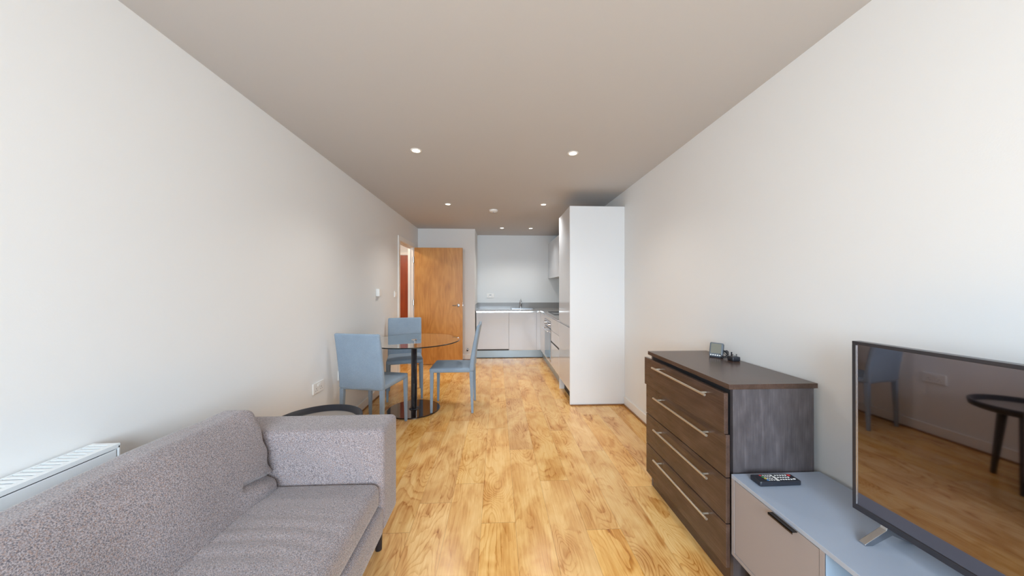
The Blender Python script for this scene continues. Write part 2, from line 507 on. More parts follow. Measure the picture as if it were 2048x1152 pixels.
# door frame: lining, stops and architraves
bm = B()
box(bm, XL-WT-.002, XL+.002, DY0, DY0+.020, 0, DT); box(bm, XL-WT-.002, XL+.002, DY1-.026, DY1, 0, DT)
box(bm, XL-WT-.002, XL+.002, DY0, DY1, DT-.012, DT+.016)
for s in (1, -1):
    xa, xb = (XL, XL+.016) if s > 0 else (XL-WT-.010, XL-WT)
    box(bm, xa, xb, DY0-.062, DY0+.008, 0, DT+.062); box(bm, xa, xb, DY1-.004, DY1+.06, 0, DT+.062)
    box(bm, xa, xb, DY0+.008, DY1-.004, DT-.004, DT+.062)
box(bm, XL-.060, XL-.045, DY1-.036, DY1-.026, 0, DT-.012); box(bm, XL-.075, XL-.045, DY0+.028, DY1-.026, DT-.028, DT-.012)
struct('trim_2', bm, M_trim, bevel=.003)

# the open oak door, hinged at the far side of the doorway
dX0, dX1, dY, dT = -1.420, -.600, 5.497, 2.008
d1 = struct('door_1', bx(dX0, dX1, dY, dY+.044, .010, dT), M_door, bevel=.002)
for z in (1.80, 1.065, .25):
    bm = B(); box(bm, dX0-.022, dX0-.001, dY-.004, dY+.03, z-.05, z+.05); cyl(bm, (dX0-.008, dY-.005, z-.05), (dX0-.008, dY-.005, z+.05), .007, n=12)
    link('hinge', bm, M_steel, d1)
hx, hz = -.672, 1.018
hd = link('handle', bx(hx-.001, hx+.001, dY-.004, dY, hz-.001, hz+.001), M_chrome, d1)
bm = B(); cyl(bm, (hx, dY-.008, hz), (hx, dY, hz), .026); cyl(bm, (hx, dY-.05, hz), (hx, dY-.008, hz), .010)
tube(bm, [(hx+.006, dY-.05, hz), (hx-.03, dY-.052, hz), (hx-.05, dY-.05, hz), (hx-.092, dY-.046, hz)], .0095, 12)
link('lever', bm, M_chrome, hd, smooth=False)
bm = B(); box(bm, dX1-.001, dX1+.002, dY+.01, dY+.034, hz-.05, hz+.05); box(bm, dX1+.002, dX1+.010, dY+.014, dY+.03, hz-.01, hz+.01)
link('latch', bm, M_steel, d1)

# closed red-brown door at the end of the hallway
d2 = struct('door_2', bx(-2.35, -1.56, 6.555, 6.597, .008, 1.985), M_reddoor, bevel=.002)
bm = B(); cyl(bm, (-2.27, 6.55, 1.0), (-2.27, 6.557, 1.0), .025); tube(bm, [(-2.27, 6.55, 1), (-2.27, 6.51, 1), (-2.16, 6.51, 1)], .009)
link('door_handle', bm, M_chrome, d2)
bm = B(); box(bm, -2.41, -2.355, 6.585, 6.60, 0, 2.05); box(bm, -1.555, -1.540, 6.585, 6.60, 0, 2.05); box(bm, -2.355, -1.555, 6.585, 6.60, 1.992, 2.05)
struct('trim_3', bm, M_trim)

# ================================================================== CEILING FITTINGS
spots = [(-.648, 2.561, 'leftmost of the two nearest recessed ceiling downlights, above the floor beside the dining chairs'),
         (.614, 2.554, 'recessed ceiling downlight nearest the right-hand wall, in the pair closest to the viewer'),
         (-.643, 4.165, 'recessed ceiling downlight in front of the oak door, left of the smoke alarm'),
         (.602, 4.124, 'recessed ceiling downlight beside the tall fridge cabinet, right of the smoke alarm'),
         (.083, 5.75, 'small far recessed downlight left of its pair in front of the kitchen wall'),
         (.606, 5.749, 'small far recessed downlight right of its pair, closest to the wall cabinet')]
def make_spot():
    t = thing('downlight', 'x', 'ceiling light', (0, 0, H), 'recessed ceiling downlights')
    bm = B(); lathe(bm, [(.030, H-.001), (.032, H-.004), (.041, H-.004), (.044, H-.001), (.044, H+.0)], 0, 0, 32)
    link('bezel', bm, M_plastic_w, t, smooth=True)
    bm = B(); lathe(bm, [(0, H-.004), (.02, H-.0035), (.031, H-.002)], 0, 0, 32)
    link('lamp', bm, M_glow, t, smooth=True)
    return t
s0 = make_spot()
for i, (x, y, lab) in enumerate(spots):
    if i == 0: t = s0
    else:
        t = s0.copy(); col.objects.link(t)
        for c in s0.children:
            d = c.copy(); col.objects.link(d); d.parent = t
    t.location = (x, y, H); t['label'] = lab
    ld = bpy.data.lights.new('downlight_beam', 'SPOT'); ld.energy = (32, 32, 52, 48, 36, 36)[i]; ld.color = (1, .96, .90)
    ld.spot_size = math.radians(125); ld.spot_blend = .9; ld.shadow_soft_size = .05
    lo = bpy.data.objects.new('downlight_beam', ld); col.objects.link(lo); lo.location = (x, y, H-.012)
s = thing('smoke_alarm', 'round white smoke alarm on the ceiling between the downlights', 'smoke alarm', (-.054, 4.444, H))
bm = B(); lathe(bm, [(0, H-.034), (.018, H-.034), (.03, H-.032), (.05, H-.026), (.058, H-.018), (.06, H-.006), (.062, H), (0, H)], -.054, 4.444, 40)
link('housing', bm, M_plastic_w, s, smooth=True)
bm = B(); cyl(bm, (-.054, 4.425, H-.040), (-.054, 4.425, H-.031), .010, n=20)
link('test_button', bm, M_plastic_g, s)

# ================================================================== WALL PLATES
def socket_left(name, label, y0, y1, z0, z1, double):
    t = thing(name, label, 'socket', (XL, (y0+y1)/2, z0))
    link('faceplate', bx(XL, XL+.010, y0, y1, z0, z1), M_plastic_w, t, bevel=.003)
    n = 2 if double else 1
    zc = (z0+z1)/2
    for i in range(n):
        yc = y0+(y1-y0)*((.27, .73)[i] if double else .5)
        if double:
            link('rocker_switch', bx(XL+.010, XL+.015, (y0+y1)/2-.02+.022*i, (y0+y1)/2-.002+.022*i, zc+.008, zc+.028), M_plastic_w, t, bevel=.001)
            bm = B()
            for dy, dz, w, h in ((0, -.004, .004, .009), (-.011, -.020, .007, .0035), (.011, -.020, .007, .0035)):
                box(bm, XL+.0095, XL+.0106, yc+dy-w/2, yc+dy+w/2, zc+dz-h/2, zc+dz+h/2)
            link('pin_slots', bm, M_dark, t)
        else:
            bm = B(); cyl(bm, (XL+.009, yc, zc), (XL+.014, yc, zc), .009); link('ring', bm, M_plastic_g, t)
            bm = B(); cyl(bm, (XL+.013, yc, zc), (XL+.0146, yc, zc), .006); link('aerial_hole', bm, M_dark, t)
    return t
socket_left('wall_socket', 'white double plug socket low on the left wall behind the black side table', 2.558, 2.712, .466, .552, True)
socket_left('aerial_socket', 'white single aerial socket on the left wall beside the nearest dining chair', 2.955, 3.041, .466, .552, False)
t = thing('thermostat', 'white thermostat box at head height on the left wall', 'thermostat', (XL, 3.91, 1.21))
link('case', bx(XL, XL+.040, 3.865, 3.945, 1.212, 1.300), M_plastic_w, t, bevel=.004)
bm = B(); cyl(bm, (XL+.012, 3.945, 1.245), (XL+.012, 3.962, 1.245), .022, n=28); link('dial', bm, M_plastic_w, t, bevel=.001)
t = thing('light_switch', 'white light switch on the left wall next to the doorway', 'light switch', (XL, 4.57, 1.18))
link('faceplate', bx(XL, XL+.012, 4.527, 4.613, 1.183, 1.269), M_plastic_w, t, bevel=.003)
link('rocker_switch', bx(XL+.012, XL+.017, 4.56, 4.58, 1.205, 1.247), M_plastic_w, t, bevel=.001)
t = thing('kitchen_socket', 'white double plug socket on the kitchen wall above the worktop', 'socket', (-.145, YK, 1.115))
link('faceplate', bx(-.218, -.072, YK-.009, YK, 1.116, 1.202), M_plastic_w, t, bevel=.003)
for i in range(2):
    xc = -.145+(-.036, .036)[i]
    link('rocker_switch', bx(-.145-.02+.022*i, -.145-.002+.022*i, YK-.013, YK-.009, 1.166, 1.186), M_plastic_g, t)
    bm = B()
    for dx, dz, w, h in ((0, -.004, .004, .009), (-.011, -.020, .007, .0035), (.011, -.020, .007, .0035)):
        box(bm, xc+dx-w/2, xc+dx+w/2, YK-.0096, YK-.0085, 1.158+dz-h/2, 1.158+dz+h/2)
    link('pin_slots', bm, M_dark, t)
t = thing('door_stop', 'small chrome door stop on the wall behind the oak door edge', 'door stop', (-.545, YB, .18))
bm = B(); cyl(bm, (-.545, YB-.012, .182), (-.545, YB-.0002, .182), .024); cyl(bm, (-.545, YB-.06, .182), (-.545, YB-.012, .182), .008); link('stem', bm, M_steel, t)
bm = B(); cyl(bm, (-.545, YB-.078, .182), (-.545, YB-.058, .182), .013); link('rubber_tip', bm, M_rubber, t)

# ================================================================== KITCHEN
WZ = .910           # worktop height
FX = .807           # front plane of the right-hand run
FY = 5.935          # front plane of the back run
BT, BBt = .862, .158   # top and bottom of base doors
tY = 3.505+.018+.012
# tall unit
t = thing('tall_cabinet', 'tall white gloss fridge housing with plain matt side panel', 'cabinet', (1.1, 3.82, 0))
link('end_panel', bx(FX, XR-.001, 3.505, 3.523, .012, 2.226), M_matt, t, bevel=.0012)
link('carcass', bx(FX+.024, XR-.002, 3.523, 4.120, .15, 2.205), M_carc, t)
link('top_panel', bx(FX+.024, XR-.002, 3.523, 4.120, 2.206, 2.226), M_matt, t)
ud = link('door', bx(FX, FX+.020, 3.525, 4.128, .885, 2.226), M_gloss, t, bevel=.0015)
link('door', bx(FX, FX+.020, 3.525, 4.128, BBt-.006, .862), M_gloss, t, bevel=.0015)
link('finger_rail', bx(FX+.008, FX+.022, 3.525, 4.128, .864, .884), M_alu, t)
link('plinth', bx(FX+.065, FX+.080, 3.525, 4.105, .0, .149), M_dark, t)
# drawer unit
t = thing('drawer_unit', 'white gloss kitchen drawer unit between the fridge housing and the oven', 'cabinet', (1.1, 4.44, 0))
link('carcass', bx(FX+.024, XR-.002, 4.133, 4.750, .15, .875), M_carc, t)
for a, b in ((.683, BT), (.522, .678), (BBt, .494)):
    link('drawer_front', bx(FX, FX+.020, 4.134, 4.750, a, b), M_gloss, t, bevel=.0015)
link('finger_rail', bx(FX+.010, FX+.022, 4.134, 4.750, .494, .522), M_dark, t)
link('end_panel', bx(FX+.002, FX+.070, 4.110, 4.130, 0, .148), M_matt, t)
# oven housing + oven
t = thing('oven_housing', 'white base cabinet housing the built-in oven', 'cabinet', (1.1, 5.05, 0))
bm = B(); box(bm, FX+.024, XR-.002, 4.752, 4.770, .15, .875); box(bm, FX+.024, XR-.002, 5.342, 5.360, .15, .875)
box(bm, FX+.024, XR-.002, 4.770, 5.342, .15, .168); box(bm, FX+.42, XR-.002, 4.770, 5.342, .168, .875)
link('carcass', bm, M_carc, t)
link('top_filler', bx(FX, FX+.020, 4.753, 5.358, .806, BT), M_gloss, t, bevel=.001)
link('bottom_filler', bx(FX, FX+.020, 4.753, 5.358, BBt, .186), M_gloss, t, bevel=.001)
t = thing('built_in_oven', 'stainless steel built-in oven with two knobs in the right-hand units', 'oven', (1.0, 5.05, .19))
link('body', bx(FX+.022, FX+.40, 4.775, 5.338, .19, .80), M_dark, t)
cp = link('control_panel', bx(FX-.006, FX+.021, 4.757, 5.354, .700, .804), M_steel, t, bevel=.002)
for y in (4.87, 5.24):
    bm = B(); cyl(bm, (FX-.030, y, .752), (FX-.006, y, .752), .021, n=28); link('knob', bm, M_chrome, cp, bevel=.002)
link('clock_display', bx(FX-.0075, FX-.0055, 4.97, 5.14, .735, .772), M_blackg, cp)
dd = link('oven_door', bx(FX-.006, FX+.021, 4.757, 5.354, .190, .690), M_steel, t, bevel=.003)
link('door_glass', bx(FX-.0085, FX-.0055, 4.80, 5.31, .225, .620), M_ovglass, dd)
bm = B(); cyl(bm, (FX-.045, 4.81, .655), (FX-.045, 5.30, .655), .009, n=16)
for y in (4.84, 5.27): cyl(bm, (FX-.045, y, .655), (FX-.005, y, .655), .006, n=12)
link('door_handle', bm, M_chrome, dd)
# corner filler of the right run
t = thing('corner_cabinet', 'narrow white corner cabinet front between the oven and the back units', 'cabinet', (1.1, 5.64, 0))
link('carcass', bx(FX+.024, XR-.002, 5.362, YK-.002, .15, .875), M_carc, t)
link('filler_panel', bx(FX, FX+.020, 5.362, FY-.001, BBt, BT), M_gloss, t, bevel=.0015)
link('corner_post', bx(.737, FX+.018, FY+.001, FY+.020, BBt, BT), M_gloss, t, bevel=.001)
# back run
t = thing('integrated_dishwasher', 'white gloss left-hand door of the back units with a dark gap below', 'dishwasher', (-.09, 6.2, 0))
link('body', bx(-.39, .212, FY+.022, YK-.002, .15, .875), M_carc, t)
link('door', bx(-.392, .214, FY, FY+.020, .176, BT), M_gloss, t, bevel=.0015)
link('shadow_gap', bx(-.392, .214, FY+.012, FY+.021, .150, .170), M_dark, t)
t = thing('sink_cabinet', 'white gloss right-hand cabinet under the sink in the back units', 'cabinet', (.47, 6.2, 0))
link('carcass', bx(.216, FX+.02, FY+.022, YK-.002, .15, .875), M_carc, t)
link('door', bx(.218, .733, FY, FY+.020, BBt, BT), M_gloss, t, bevel=.0015)
# rails under the worktop and plinths
t = thing('finger_rail', 'brushed aluminium finger rail running under the grey worktop edge', 'rail', (0, FY, .862))
bm = B(); prism(bm, [(FY+.002, BT+.001), (FY+.0050, WZ-.021), (FY+.0205, WZ-.021), (FY+.0205, BT+.001)], -.392, FX+.005, 'x'); box(bm, FX+.010, FX+.0225, 4.136, FY+.006, BT+.001, WZ-.021)
o = link('rail', bm, M_rail, t)
p = thing('kitchen_plinth', 'silver blue kickboard under the back kitchen units', 'plinth', (.2, 5.99, 0))
link('board', bx(XS+.014, FX+.07, 5.992, 6.007, .006, .149), M_plinth, p)
link('seal_strip', bx(XS+.014, FX+.05, 5.986, 5.992, 0, .010), M_dark, p)
p = thing('side_plinth', 'dark-looking silver kickboard under the oven and drawers', 'plinth', (.87, 5.0, 0))
link('board', bx(FX+.050, FX+.065, 4.131, 5.985, .0, .149), M_plinth, p)
# worktop with upstand
t = thing('worktop', 'L-shaped grey kitchen worktop with matching upstand', 'worktop', (.5, 6.2, .89))
bm = B(); box(bm, XS+.001, XR-.002, 5.905, YK-.002, WZ-.020, WZ); box(bm, FX-.022, XR-.002, 4.134, 5.905, WZ-.020, WZ)
link('slab', bm, M_work, t)
bm = B(); box(bm, XS+.001, XR-.002, YK-.020, YK-.001, WZ, 1.020); box(bm, XS+.001, XS+.018, 5.905, YK-.020, WZ, 1.020)
box(bm, XR-.020, XR-.002, 4.134, YK-.020, WZ, 1.020)
link('upstand', bm, M_work, t)
# sink and tap
t = thing('kitchen_sink', 'stainless steel sink set in the back worktop below the tap', 'sink', (.485, 6.30, WZ))
bm = B(); sx0, sx1, sy0, sy1 = .262, .712, 6.14, 6.44
for a in ((sx0, sx1, sy0, sy0+.018), (sx0, sx1, sy1-.018, sy1), (sx0, sx0+.018, sy0, sy1), (sx1-.018, sx1, sy0, sy1)): box(bm, *a, WZ+.0005, WZ+.004)
link('rim', bm, M_steel, t)
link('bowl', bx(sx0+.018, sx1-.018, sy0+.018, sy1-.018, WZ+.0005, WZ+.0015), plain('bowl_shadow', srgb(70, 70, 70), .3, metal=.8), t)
t = thing('kitchen_tap', 'chrome mixer tap standing behind the sink', 'tap', (.475, 6.46, WZ))
bm = B(); cyl(bm, (.475, 6.465, WZ+.0005), (.475, 6.465, WZ+.014), .028); cyl(bm, (.475, 6.465, WZ+.01), (.475, 6.465, 1.045), .024)
link('body', bm, M_chrome, t, bevel=.002)
bm = B(); tube(bm, [(.475, 6.46, 1.00), (.475, 6.42, 1.035), (.475, 6.38, 1.030), (.475, 6.33, 1.015), (.475, 6.325, 1.00)], .012, 14)
link('spout', bm, M_chrome, t, smooth=True)
bm = B(); cyl(bm, (.475, 6.465, 1.045), (.475, 6.465, 1.065), .022); tube(bm, [(.475, 6.465, 1.06), (.478, 6.47, 1.075), (.482, 6.48, 1.095)], .006, 10)
link('lever', bm, M_chrome, t)
# hob
t = thing('hob', 'black glass hob with pale outline on the worktop beside the fridge housing', 'hob', (1.12, 5.05, WZ))
link('glass_top', bx(.867, 1.373, 4.757, 5.343, WZ+.0005, WZ+.005), M_hob, t)
bm = B()
for a in ((.860, .867, 4.750, 5.350), (1.373, 1.380, 4.750, 5.350), (.860, 1.380, 4.750, 4.757), (.860, 1.380, 5.343, 5.350)): box(bm, *a, WZ+.0005, WZ+.007)
link('trim_frame', bm, M_black, t)
for (x, y, r) in ((1.0, 4.90, .09), (1.0, 5.20, .075), (1.24, 4.90, .075), (1.24, 5.20, .09)):
    bm = B(); lathe(bm, [(r-.002, WZ+.0052), (r-.002, WZ+.0056), (r, WZ+.0056), (r, WZ+.0052)], x, y, 40)
    link('cooking_zone', bm, M_plastic_g, t)
# wall cabinets
for k, (a, b, lab) in enumerate(((4.134, 5.334, 'nearer'), (5.338, YK-.002, 'farther'))):
    t = thing('wall_cabinet', f'{lab} white wall cabinet above the worktop' + (', beside the fridge housing' if k == 0 else ', in the kitchen corner'), 'cabinet', (1.25, (a+b)/2, 1.516), 'wall cabinets over the worktop')
    link('carcass', bx(1.072, XR-.002, a, b, 1.520, 2.220), M_carc, t)
    link('door', bx(1.052, 1.070, a+.001, b-.001, 1.514, 2.226), M_gloss, t, bevel=.0015)

# ================================================================== DINING CHAIRS
def make_chair():
    t = thing('dining_chair', 'x', 'chair', (0, 0, 0), 'grey fabric dining chairs')
    # seat
    def fs(p):
        u = p.x/.205; v = p.y/.225
        if p.z > 0: p.z += .012*max(0, 1-u*u)*max(0, 1-v*v)
        p.x *= 1-.03*(.5-.5*v)
        return p
    o = link('seat', softbox((0, .015, .448), (.205, .225, .024), .014, (14, 14, 4), fs), M_chair, t, smooth=True)
    # backrest
    def fb(p):
        z = p.z+.678
        s = (z-.43)/.49
        lean = -.196-.006*s-.076*max(0, s-.08)**1.3
        th = 1-.38*s
        p.y = p.y*th+lean
        u = p.x/.205
        p.y -= .010*(1-u*u)*s
        p.x *= (1+.0*s)
        # slightly wavy bottom hem
        if p.z < -.23: p.z += .004*math.sin(p.x*26)
        return p
    link('backrest', softbox((0, 0, .678), (.207, .026, .245), .016, (16, 4, 22), fb), M_chair, t, smooth=True)
    for sx in (-1, 1):
        for fy in (1, -1):
            x0, y0 = sx*.187, (.215 if fy > 0 else -.194)
            bm = B()
            top = .436
            w0, w1 = .0185, .0115
            xs, ys = x0+sx*.004, y0+(.004 if fy > 0 else -.012)
            A = [bm.verts.new((x0+a*w0, y0+b*w0, top)) for a, b in ((-1, -1), (1, -1), (1, 1), (-1, 1))]
            C = [bm.verts.new((xs+a*w1, ys+b*w1, 0)) for a, b in ((-1, -1), (1, -1), (1, 1), (-1, 1))]
            for i in range(4): bm.faces.new((A[i], A[(i+1) % 4], C[(i+1) % 4], C[i]))
            bm.faces.new(A); bm.faces.new(C[::-1])
            link('leg', bm, M_chair, t, bevel=.004, seg=2)
    return t
c0 = make_chair()
chairs = [((-1.13, 3.0), -11.5, 'grey fabric dining chair nearest the sofa, its high back towards the viewer'),
          ((-1.139, 3.975), 196, 'grey fabric dining chair behind the glass table, facing forward by the doorway'),
          ((-.468, 3.54), 90, 'grey fabric dining chair seen side-on at the right of the glass table')]
for i, ((x, y), a, lab) in enumerate(chairs):
    if i == 0: t = c0
    else:
        t = c0.copy(); col.objects.link(t)
        for ch in c0.children:
            d = ch.copy(); col.objects.link(d); d.parent = t
    t['label'] = lab; t['_p'] = 0; del t['_p']
    t.location = (x, y, 0); t.rotation_euler = (0, 0, math.radians(a))

# ================================================================== DINING TABLE
TX, TY = -.900, 3.483
t = thing('dining_table', 'round clear glass dining table on a black pedestal with disc base', 'table', (TX, TY, 0))
bm = B(); R = .49
lathe(bm, [(0, .740), (R-.002, .740), (R, .742), (R, .748), (R-.002, .750), (0, .750)], TX, TY, 128, mi=[0, 1, 1, 1, 0])
o = link('glass_top', bm, [M_glass, M_gedge], t)
bm = B(); lathe(bm, [(0, .011), (.270, .011), (.274, .008), (.274, 0), (0, 0)], TX, TY, 96); link('base', bm, M_disc, t)
bm = B(); lathe(bm, [(0, .011), (.055, .011), (.05, .02), (.031, .024), (.031, .700), (0, .700)], TX, TY, 40); link('pole', bm, M_blackg, t, smooth=False)
bm = B(); lathe(bm, [(0, .700), (.034, .700), (.034, .728), (.075, .733), (.075, .7395), (0, .7395)], TX, TY, 48); link('top_mount', bm, M_chrome, t)
bm = B(); lathe(bm, [(0, .759), (.020, .758), (.030, .754), (.031, .7502), (0, .7502)], TX, TY, 40); link('cap', bm, M_chrome, t, smooth=True)
for n_ in ('pole', ): 
    for p in bpy.data.objects[n_].data.polygons: p.use_smooth = abs(p.normal.z) < .3

# ================================================================== SIDE TABLE
SX, SY, SZ, SR = -1.055, 1.908, .540, .245
t = thing('side_table', 'round black tray side table between the sofa arm and the left wall', 'table', (SX, SY, 0))
bm = B(); lathe(bm, [(0, SZ-.034), (SR-.030, SZ-.034), (SR-.022, SZ-.030), (SR-.015, SZ-.002), (SR-.006, SZ), (SR-.001, SZ-.003), (SR, SZ-.012), (SR-.006, SZ-.040), (SR-.02, SZ-.046), (0, SZ-.046)], SX, SY, 96, mi=[1, 0, 0, 0, 0, 0, 0, 0, 0])
link('tray_top', bm, [M_stool, M_tray], t, smooth=True)
for k in range(3):
    a = math.radians(100+120*k)
    c, s_ = math.cos(a), math.sin(a)
    bm = B(); cyl(bm, (SX+c*.13, SY+s_*.13, SZ-.046), (SX+c*.185, SY+s_*.185, .0), .024, .014, n=20)
    link('leg', bm, M_stool, t, smooth=False)

# ================================================================== SOFA
AY0, AY1, AF, AB, AT = 1.448, 1.642, -.508, -1.318, .671
AZ = .205
SFY = -.22           # far end of the sofa, behind the camera
t = thing('sofa', 'grey tweed fabric sofa along the left wall in the foreground', 'sofa', (-.93, .75, 0))
def armfn(sign):
    def f(p):
        u, w = p.x/.405, p.z/.233
        # padded inner face
        if p.y*sign < 0: p.y -= sign*.010*max(0, 1-u*u)*max(0, 1-w*w)
        return p
    return f
link('arm', softbox(((AF+AB)/2, (AY0+AY1)/2, (AT+AZ)/2), ((AF-AB)/2, (AY1-AY0)/2, (AT-AZ)/2), .024, (34, 14, 26), armfn(1)), M_sofa, t, smooth=True)
link('arm', softbox(((AF+AB)/2, SFY-.09, (AT+AZ)/2), ((AF-AB)/2, (AY1-AY0)/2, (AT-AZ)/2), .030, (34, 14, 26), armfn(-1)), M_sofa, t, smooth=True)
link('back_frame', softbox((AB+.075, (AY0+SFY)/2, .42), (.070, (AY0-SFY)/2+.02, .21), .03, (8, 30, 16)), M_sofa, t, smooth=True)
link('base', softbox(((AF+AB)/2-.002, (AY0+SFY)/2, .262), ((AF-AB)/2-.001, (AY0-SFY)/2+.02, .064), .018, (20, 40, 6)), M_sofa, t, smooth=True)
# seat cushion
scx0, scx1 = -1.140, -.519
def seatfn(p):
    hx, hy, hz = (scx1-scx0)/2, (AY0-SFY)/2, .055
    u, v = p.x/hx, p.y/hy
    wld = Vector((p.x, p.y, 0))
    if p.z > 0:
        k = max(0, 1-u**4)*max(0, 1-v**6)
        p.z += .026*k + .006*noise.noise(wld*3.1)*k
        # lengthwise sitting creases
        yy = p.y+(AY0+SFY)/2
        cr = math.exp(-((yy-1.09)/.16)**2)
        p.z += .0035*k*cr*math.sin(p.y*2*PI/.062+2.6*u*u+noise.noise(wld*5)*1.5)
    else: p.z = max(p.z, -hz)
    # rounded front corner
    return p
seat = link('seat_cushion', softbox(((scx0+scx1)/2, (AY0+SFY)/2, .385), ((scx1-scx0)/2, (AY0-SFY)/2-.004, .055), .030, (44, 90, 8), seatfn), M_sofa, t, smooth=True)
# long loose back cushion leaning on the back frame
def seg_d(p, a, b):
    a, b = Vector(a), Vector(b); ab = b-a; s = max(0, min(1, (p-a).dot(ab)/ab.length_squared))
    return (p-(a+ab*s)).length
def backfn(p):
    hx, hy, hz = .095, (AY0-SFY)/2-.008, .188
    s = p.z/hz; v = p.y/hy
    q = Vector((p.y, p.z, 0))
    # thin towards the top and at the ends
    th = (1-.34*max(0, s)**2)*(1-.16*abs(v)**20)
    front = p.x > 0
    p.x = p.x*th
    e = max(0, 1-s*s)*max(0, 1-abs(v)**8)
    if front:
        p.x += .020*e+.007*e*noise.noise(Vector((p.y*2.6, p.z*6, 3)))
        # tucked fold running out of the lower corner by the arm
        d = seg_d(Vector((p.y, p.z, 0)), (hy+.01, -.100, 0), (hy-.18, -.045, 0))
        fade = min(1, max(0, 1-(hy-p.y)/.24)*1.8)
        p.x -= .034*math.exp(-(d/.010)**2)*fade
        d2 = seg_d(Vector((p.y, p.z, 0)), (hy+.01, -.135, 0), (hy-.20, -.082, 0))
        p.x += .016*math.exp(-(d2/.028)**2)*fade
        # shallow dents
        for (dy, dz, r, a) in ((.28, .02, .09, .007), (-.05, .05, .11, .007), (.05, -.09, .07, .005)):
            p.x -= a*math.exp(-(((p.y-dy)**2+(p.z-dz)**2)/r**2))
    # gathers at the arm end
    g = max(0, abs(v)-.93)/.07
    p.x += .006*g*math.sin(p.z*70+1)*(1 if front else 0)
    p.y += .005*g*math.sin(p.z*55)
    # crown of the top edge
    if s > .5:
        p.z += -.008*(1-abs(v)**6)+.008*abs(v)**6+.004*noise.noise(Vector((p.y*7, 0, 1)))
        p.z += .012*math.exp(-((v-.55)/.3)**2)
    # lean back
    p.x += -.26*p.z-.012*max(0, s)**2+.030*max(0, s)*abs(v)**6
    return p
link('back_cushion', softbox((-1.080, (AY0+SFY)/2, .587), (.095, (AY0-SFY)/2-.008, .188), .040, (14, 190, 64), backfn), M_sofa, t, smooth=True)
for x in (AF-.088, AB+.07):
    for y in (1.618, SFY-.09):
        bm = B(); cyl(bm, (x, y, AZ+.008), (x+(.004 if x > -1 else 0), y, 0), .024, .016, n=20)
        link('leg', bm, M_black, t)

# ================================================================== RADIATOR
t = thing('radiator', 'white panel radiator with slotted top grille on the left wall behind the sofa', 'radiator', (-1.40, .5, .12))
ry0, ry1, rz0, rz1, rxf = -.15, 1.195, .14, .752, -1.342
link('front_panel', bx(rxf-.004, rxf, ry0+.004, ry1-.010, rz0, rz1-.018), M_rad, t, bevel=.0015)
bm = B()
bm.free()
for y in (ry0, ry1-.006): link('side_panel', bx(-1.432, rxf+.001, y, y+.006, rz0+.01, rz1-.0065), M_rad, t, bevel=.001)
link('back_panel', bx(-1.430, -1.424, ry0+.004, ry1-.010, rz0, rz1-.02), M_rad, t)
link('convector_fins', bx(-1.420, rxf-.010, ry0+.01, ry1-.02, rz0+.03, rz1-.035), plain('fin_shadow', srgb(72, 80, 88), .6), t)
bm = B()
box(bm, -1.434, -1.427, ry0, ry1, rz1-.006, rz1); box(bm, rxf-.020, rxf+.001, ry0, ry1, rz1-.006, rz1)
box(bm, rxf-.003, rxf+.001, ry0, ry1, rz1-.014, rz1-.0061)
NS = 68; st = (ry1-.014-ry0)/NS
for q in range(NS): box(bm, -1.4268, rxf-.0202, ry0+q*st, ry0+q*st+.0115, rz1-.005, rz1-.0005)
box(bm, -1.4268, rxf-.0202, ry1-.016, ry1, rz1-.006, rz1-.0002)
link('top_grille', bm, M_rad, t)
for y in (ry0+.2, ry1-.23): link('bracket', bx(XL+.0006, -1.4305, y, y+.03, .2, .70), M_rad, t)

# ================================================================== CHEST OF DRAWERS
CX0, CX1, CY0, CY1, CT = 1.002, 1.404, 1.334, 2.070, .886
t = thing('chest_of_drawers', 'dark wenge chest of four drawers with long bar handles against the right wall', 'chest of drawers', (1.2, 1.7, 0))
link('top', bx(CX0, CX1, CY0-.004, CY1+.004, CT-.022, CT), M_wenge, t, bevel=.001)
bm = B(); box(bm, 1.024, CX1-.012, CY0+.003, CY0+.021, 0, CT-.022); link('side_panel', bm, M_wenge_v, t, bevel=.0008)
bm = B(); box(bm, 1.024, CX1-.012, CY1-.021, CY1-.003, 0, CT-.022); link('side_panel', bm, M_wenge_v, t, bevel=.0008)
link('carcass', bx(1.026, CX1-.014, CY0+.021, CY1-.021, .092, CT-.0225), M_dark, t)
link('plinth', bx(1.025, 1.041, CY0+.021, CY1-.021, 0, .0915), M_wenge, t)
zs = [(.672, .848), (.484, .667), (.286, .479), (.094, .281)]
hzs = [.815, .629, .433, .247]
for k, ((a, b), hz_) in enumerate(zip(zs, hzs)):
    xo = .980 if k == 0 else .988
    d = link('drawer', bx(xo, xo+.018, CY0-.002, CY1+(.004 if k == 0 else -.002), a, b), M_wenge, t, bevel=.001)
    bm = B(); cyl(bm, (xo-.032, 1.413, hz_), (xo-.032, 1.912, hz_), .0058, n=18)
    for y in (1.450, 1.875): cyl(bm, (xo-.032, y, hz_), (xo, y, hz_), .0045, n=14)
    link('handle', bm, M_handle, d)

